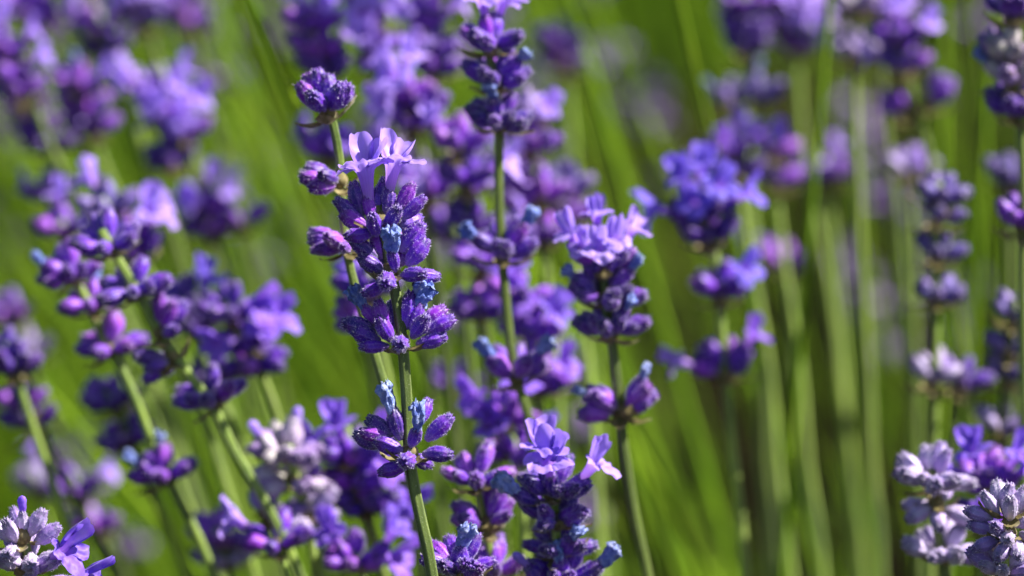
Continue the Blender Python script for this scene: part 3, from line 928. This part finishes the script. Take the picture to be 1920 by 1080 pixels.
crowd('violet lavender head peeping over the blue-violet petals', 20, [(1365, 260), (1378, 330), (1400, 460), (1440, 700), (1480, 1080)], [(1365, 282, 6, 2, {'petal': 'deep'}), (1382, 325, 5, 0, {'pal': 'dark'})], 62)
crowd('slim lilac lavender tip beside the head peeping over blue-violet petals', 21, [(1445, 260), (1450, 330), (1468, 480), (1510, 800), (1540, 1080)], [(1445, 280, 5, 2), (1448, 335, 5, 0)], 63)
crowd('small bluish lavender twin whorls under the big dark head', 22, [(1385, 150), (1392, 200), (1400, 330), (1420, 600), (1450, 1080)], [(1362, 185, 4, 0, {'pal': 'blue', 'nw': 1}), (1418, 180, 4, 0, {'pal': 'blue', 'nw': 1})], 64)
crowd('big dark purple lavender head with a reddish centre on a straight stem', 23, [(1390, -30), (1396, 60), (1402, 200), (1415, 480), (1440, 1080)], [(1388, 10, 10, 4), (1393, 55, 13, 1, {'pal': 'violet'}), (1396, 88, 11, 0, {'pal': 'dark'})], 65)
crowd('big hazy lilac lavender head touching the big dark one', 27, [(1475, -40), (1485, 60), (1505, 250), (1560, 600), (1620, 1080)], [(1470, 0, 12, 6), (1480, 45, 12, 4), (1488, 85, 9, 1)], 66)
crowd('lavender tip with whitish lower buds on a stout green stem', 20, [(1600, -20), (1602, 60), (1605, 200), (1615, 500), (1650, 1080)], [(1600, 5, 8, 0, {'pal': 'green'}), (1600, 95, 10, 1, {'pal': 'pale'})], 67)
crowd('purple lavender stalk with two round side buds beside the whitish budded tip', 19, [(1680, 40), (1695, 110), (1720, 210), (1760, 400), (1810, 700)], [(1688, 75, 12, 3), (1700, 120, 10, 1, {'pal': 'violet'}), (1702, 200, 4, 0, {'az': (140, 220)}), (1742, 185, 5, 0, {'az': (-40, 40)})], 68)
crowd('soft purple lavender tip between whitish budded tip and round side buds', 22, [(1630, -40), (1640, 20), (1660, 200), (1700, 600)], [(1640, 10, 9, 3)], 69)
crowd('dark lavender stalk with one cream whorl between indigo whorls', 8, [(1895, -20), (1900, 60), (1905, 150), (1912, 260), (1916, 450), (1918, 700), (1920, 1080)], [(1895, 20, 12, 0, {'pal': 'dark'}), (1893, 100, 9, 0, {'pal': 'green'}), (1896, 145, 6, 0, {'pal': 'green', 'nw': 1}), (1902, 205, 11, 0, {'pal': 'dark'}), (1915, 415, 8, 0, {'pal': 'mauve'})], 70)
crowd('blue-grey budded lavender stalk without petals on a pale green stem', 12, [(1760, 340), (1757, 440), (1755, 560), (1752, 700), (1748, 860), (1740, 1080)], [(1760, 366, 9, 0, {'pal': 'blue', 'size': .86}), (1756, 402, 4, 0, {'pal': 'blue', 'size': .86}), (1755, 470, 5, 0, {'pal': 'blue', 'size': .86}), (1754, 546, 7, 0, {'pal': 'blue', 'hi': 40, 'size': .86}), (1750, 705, 5, 0, {'pal': 'pale'})], 71)
crowd('blue-grey budded lavender stalk with pale lowest whorl above the woolly white head', 12, [(1900, 560), (1895, 640), (1885, 740), (1880, 820), (1872, 950), (1865, 1080)], [(1900, 590, 5, 0, {'pal': 'blue', 'size': .86}), (1893, 650, 5, 0, {'pal': 'blue', 'size': .86}), (1888, 700, 6, 0, {'pal': 'blue', 'size': .86}), (1878, 800, 6, 0, {'pal': 'pale'})], 72)
crowd('faint grey lavender tip between the two blue-grey budded stalks', 18, [(1885, 310), (1890, 380), (1895, 600), (1890, 1000)], [(1888, 335, 8, 0, {'pal': 'blue'})], 73)
crowd('dim lilac lavender tip just over the blue-grey budded stalk', 22, [(1705, 300), (1708, 360), (1715, 600), (1725, 1000)], [(1706, 315, 5, 1, {'pal': 'pale'})], 74)
crowd('tiny faded lavender whorls among bright stems beside the flowering tiers', 27, [(1470, 470), (1476, 520), (1490, 700), (1520, 1080)], [(1470, 490, 8, 1)], 75)
crowd('faint dusky twin lavender tip before the tall green stems', 28, [(1545, 290), (1550, 340), (1570, 560), (1600, 1000)], [(1525, 325, 6, 0), (1565, 320, 7, 1)], 76)
crowd('hazy mauve lavender tip beside the stacked dark whorls', 30, [(1045, 40), (1055, 130), (1075, 300), (1110, 700)], [(1045, 80, 8, 0), (1052, 120, 8, 0)], 77)
crowd('small dark lavender tip beside the pale whorl of the blue-grey stalk', 14, [(1795, 690), (1790, 740), (1782, 860), (1770, 1080)], [(1795, 715, 5, 0, {'pal': 'dark'})], 78)
# ------------------------------------------------------------------ the field behind
rb = random.Random(77)


def lean_at(x, d):
    """plants spread outwards from a crown: stalks on the shaded side lean further"""
    u = x / (HW * d)
    return R(lerp(30, 4, min(1, max(0, (u + 1) / 2)))) 


def far_head(rd, pal, nf):
    """one flower head as one mesh: far stalks are too soft to show single buds"""
    mb = MB()
    z = 0
    tiers = rd.randint(3, 4)
    for k in range(tiers):
        n = rd.randint(7, 10)
        for i in range(n):
            t = i * 2.4 + rd.random()
            e = R(rd.uniform(0, 65))
            d = Vector((math.cos(t) * math.cos(e), math.sin(t) * math.cos(e), math.sin(e)))
            xf = Matrix.Translation(Vector((0, 0, z)) + d * .0012) @ frame_from(d, rd.uniform(0, 6)).to_4x4() @ Matrix.Diagonal((.0062,) * 3 + (1,))
            if rd.random() < nf:
                corolla_into(mb, rd, 20, 9, xf @ Matrix.Translation((0, 0, .5)))
            else:
                calyx_into(mb, rd, 7, 5, 1.1, 0, xf)
        z -= rd.uniform(.007, .013) if k < tiers - 2 else rd.uniform(.014, .024)
    return mb.mesh('flower_head', [M_BUD, M_HAIR])


HEADS = [far_head(rb, 'mauve', f) for f in (0, .1, .2, .3, .15, .25)]
STEMS = []
for k in range(6):
    mb = MB()
    c1, c2 = rb.uniform(-.03, .03), rb.uniform(-.02, .02)
    pts = [Vector((c1 * math.sin(t * 3.1), c2 * math.sin(t * 3.1), t)) for t in [i / 12 for i in range(13)]]
    tube(mb, [Vector((p.x, p.y, p.z)) for p in pts], .0026, .0020, 6, .1)
    STEMS.append((mb.mesh('field_stem', [M_STEMBG, M_STEMHAIR]), c1, c2))

FARCOL = [(.20, .10, .40), (.16, .07, .36), (.26, .15, .44), (.14, .10, .32), (.30, .22, .44)]


CLUMPS = []
for k in range(60):
    yk = .3 + 3.9 * (k + rb.random()) / 60
    CLUMPS.append((rb.uniform(-1.25, 1.25) * HW * (yk - CAM.y), yk))


def field_spot(rd, ymin, ymax):
    """stalks stand in clumps with gaps between"""
    cx, cy = rd.choice([c for c in CLUMPS if ymin - .1 < c[1] < ymax + .1])
    x, y = cx + rd.gauss(0, .045), max(ymin, cy + rd.gauss(0, .06))
    return x, y, y - CAM.y


for i in range(352):
    x, y, d = field_spot(rb, .36, 1.7)
    if i < 60:                       # tall stalks just behind the front clump
        y = rb.uniform(.20, .62)
        d = y - CAM.y
        u = rb.uniform(-.9, 1.15)
        if .15 < u < .85 and rb.random() < .75:
            continue
        x = u * HW * d
    elif .0 < x < .25 and y < 1.4 and rb.random() < .85:
        continue                     # the gap where bare soil shows
    lean = lean_at(x, d) + R(rb.gauss(0, 6))
    az = rb.gauss(0, .6)
    h = rb.uniform(.44, .56) if rb.random() < .72 else rb.uniform(.36, .44)
    if i >= 310:                     # shorter ones whose heads show as far smudges
        y = rb.uniform(.5, .95)
        d = y - CAM.y
        x = rb.uniform(-.4, 1.1) * HW * d
        if .02 < x < .17 and rb.random() < .6:
            continue
        h = .73 - .2147 * d - rb.uniform(-.005, .05)
    if i < 60:
        h = rb.uniform(.60, .66)
    ex = x + math.sin(lean) * h * .8
    root = new('lavender_stalk', None, None, (ex, y, ground_height(ex, y) - .006))
    root.empty_display_size = .01
    if i < 60:
        tag(root, 'tall soft-focus green lavender stalk overtopping the others just behind the front clump', 'lavender', 'tall stalks behind the front clump')
    elif i >= 310:
        tag(root, 'short lavender stalk in the field, its head a dim grey-purple smudge', 'lavender', 'short stalks of the field behind')
    else:
        tag(root, 'blurred lavender stalk in the far clumps behind, only a soft green streak', 'lavender', 'blurred stalks of the field behind')
    root.rotation_euler = (rb.gauss(0, .07), -lean, az * .0)
    me, c1, c2 = rb.choice(STEMS)
    st = new('stem', me, root)
    st.scale = (.33, .33, h)
    st.rotation_euler = (0, 0, 0)
    hd = new('flower_head', rb.choice(HEADS), root, (0, 0, h))
    hd.rotation_euler = (0, 0, rb.uniform(0, 6.28))
    hd.color = (*rb.choice(FARCOL), 1)

# stalks beyond the countable ones
mb = MB()
hb = MB()
for i in range(1000):
    x, y, d = field_spot(rb, .45 if i > 650 else 1.2, 1.5 if i > 650 else 4.2)
    if 0 < x < .3 and y < 1.8:
        continue
    lean = lean_at(x, d) + R(rb.gauss(0, 7))
    h = rb.uniform(.34, .46) if i <= 650 else rb.uniform(.50, .58)
    top = Vector((x - math.sin(lean) * h, y + rb.gauss(0, .03), math.cos(lean) * h))
    bot = Vector((x, y, -.005))
    midp = bot.lerp(top, .5) + Vector((rb.gauss(0, .008), rb.gauss(0, .008), 0))
    tube(mb, [bot, midp, top], .0011, .0009, 5, 0)
    for k in range(12):
        t = k * 2.4
        e = R(rb.uniform(0, 65))
        dd = Vector((math.cos(t) * math.cos(e), math.sin(t) * math.cos(e), math.sin(e)))
        xf = Matrix.Translation(top - Vector((0, 0, .011 * (k % 4)))) @ frame_from(dd, 0).to_4x4() @ Matrix.Diagonal((.009,) * 3 + (1,))
        calyx_into(hb, rb, 5, 3, 1.2, 0, xf)
# unseen row of plants added out of frame, sunward, to shade the soil gap
for i in range(520):
    y = rb.uniform(.35, 2.1)
    x = HW * (y - CAM.y) * 1.08 + .09 + abs(rb.gauss(0, .16))
    top = Vector((x + rb.gauss(-.02, .05), y + rb.gauss(0, .04), rb.uniform(.38, .5)))
    tube(mb, [Vector((x, y, -.005)), Vector((x, y, 0)).lerp(top, .5) + Vector((rb.gauss(0, .008), 0, 0)), top], .0012, .001, 5, 0)
    for k in range(8):
        t = k * 2.4
        e = R(rb.uniform(0, 65))
        dd = Vector((math.cos(t) * math.cos(e), math.sin(t) * math.cos(e), math.sin(e)))
        xf = Matrix.Translation(top - Vector((0, 0, .011 * (k % 4)))) @ frame_from(dd, 0).to_4x4() @ Matrix.Diagonal((.009,) * 3 + (1,))
        calyx_into(hb, rb, 5, 3, 1.2, 0, xf)
o = new('distant_lavender_stems', mb.mesh('distant_stems', [M_STEMBG, M_STEMHAIR]))
tag(o, 'mass of far green lavender stems melting into a soft wash', 'lavender', None, 'stuff')
o = new('distant_lavender_flowers', hb.mesh('distant_flowers', [M_BUD, M_HAIR]))
o.color = (.22, .13, .40, 1)
tag(o, 'far grey-purple lavender flowers melting into a soft haze of colour', 'lavender', None, 'stuff')

# narrow leaves of the low leafy cushions, far too many to count
mb = MB()
crowns = []
yy = .22
while yy < 4.0:
    for k in range(5):
        crowns.append((rb.uniform(-1.2, 1.2) * HW * (yy + .9) * 1.1, yy + rb.uniform(-.12, .12), rb.uniform(.13, .22)))
    yy += .17
SHADE_ROW = [(HW * (q - CAM.y) * 1.08 + .13 + rb.uniform(0, .22), q, rb.uniform(.26, .34)) for q in [.35 + .075 * k for k in range(24)]]  # taller leaf cushions of the unseen row, added to shade the gap
for cx, cy, ch in crowns + SHADE_ROW:
    if ch < .25 and (-.08 < cx < .40 and .1 < cy < 1.95) or ch < .25 and rb.random() < .3:
        continue            # bare soil between the cushions
    for k in range(430):
        a = rb.uniform(0, 6.283)
        e = rb.uniform(.15, 1.35)
        d = Vector((math.cos(a) * math.cos(e), math.sin(a) * math.cos(e), math.sin(e)))
        b = Vector((cx, cy, 0)) + Vector((rb.gauss(0, .05), rb.gauss(0, .05), 0)) + d * ch * rb.uniform(.05, .75)
        b.z = max(.005, b.z)
        dd = (d + Vector((rb.gauss(0, .35), rb.gauss(0, .35), rb.uniform(.1, .9)))).normalized()
        L = rb.uniform(.03, .06)
        sd = dd.cross(Vector((rb.gauss(0, 1), rb.gauss(0, 1), rb.gauss(0, 1)))).normalized() * rb.uniform(.0013, .0024)
        up = dd.cross(sd).normalized()
        p = [mb.vert(b - sd * .4), mb.vert(b + sd * .4), mb.vert(b + dd * L * .5 + sd + up * L * .05), mb.vert(b + dd * L * .5 - sd + up * L * .05), mb.vert(b + dd * L + up * L * .18)]
        mb.face((p[0], p[1], p[2], p[3]))
        mb.face((p[3], p[2], p[4]))
o = new('lavender_foliage', mb.mesh('foliage', [M_LEAF]))
tag(o, 'narrow green leaves of low lavender cushions in the blurred depth', 'foliage', None, 'stuff')
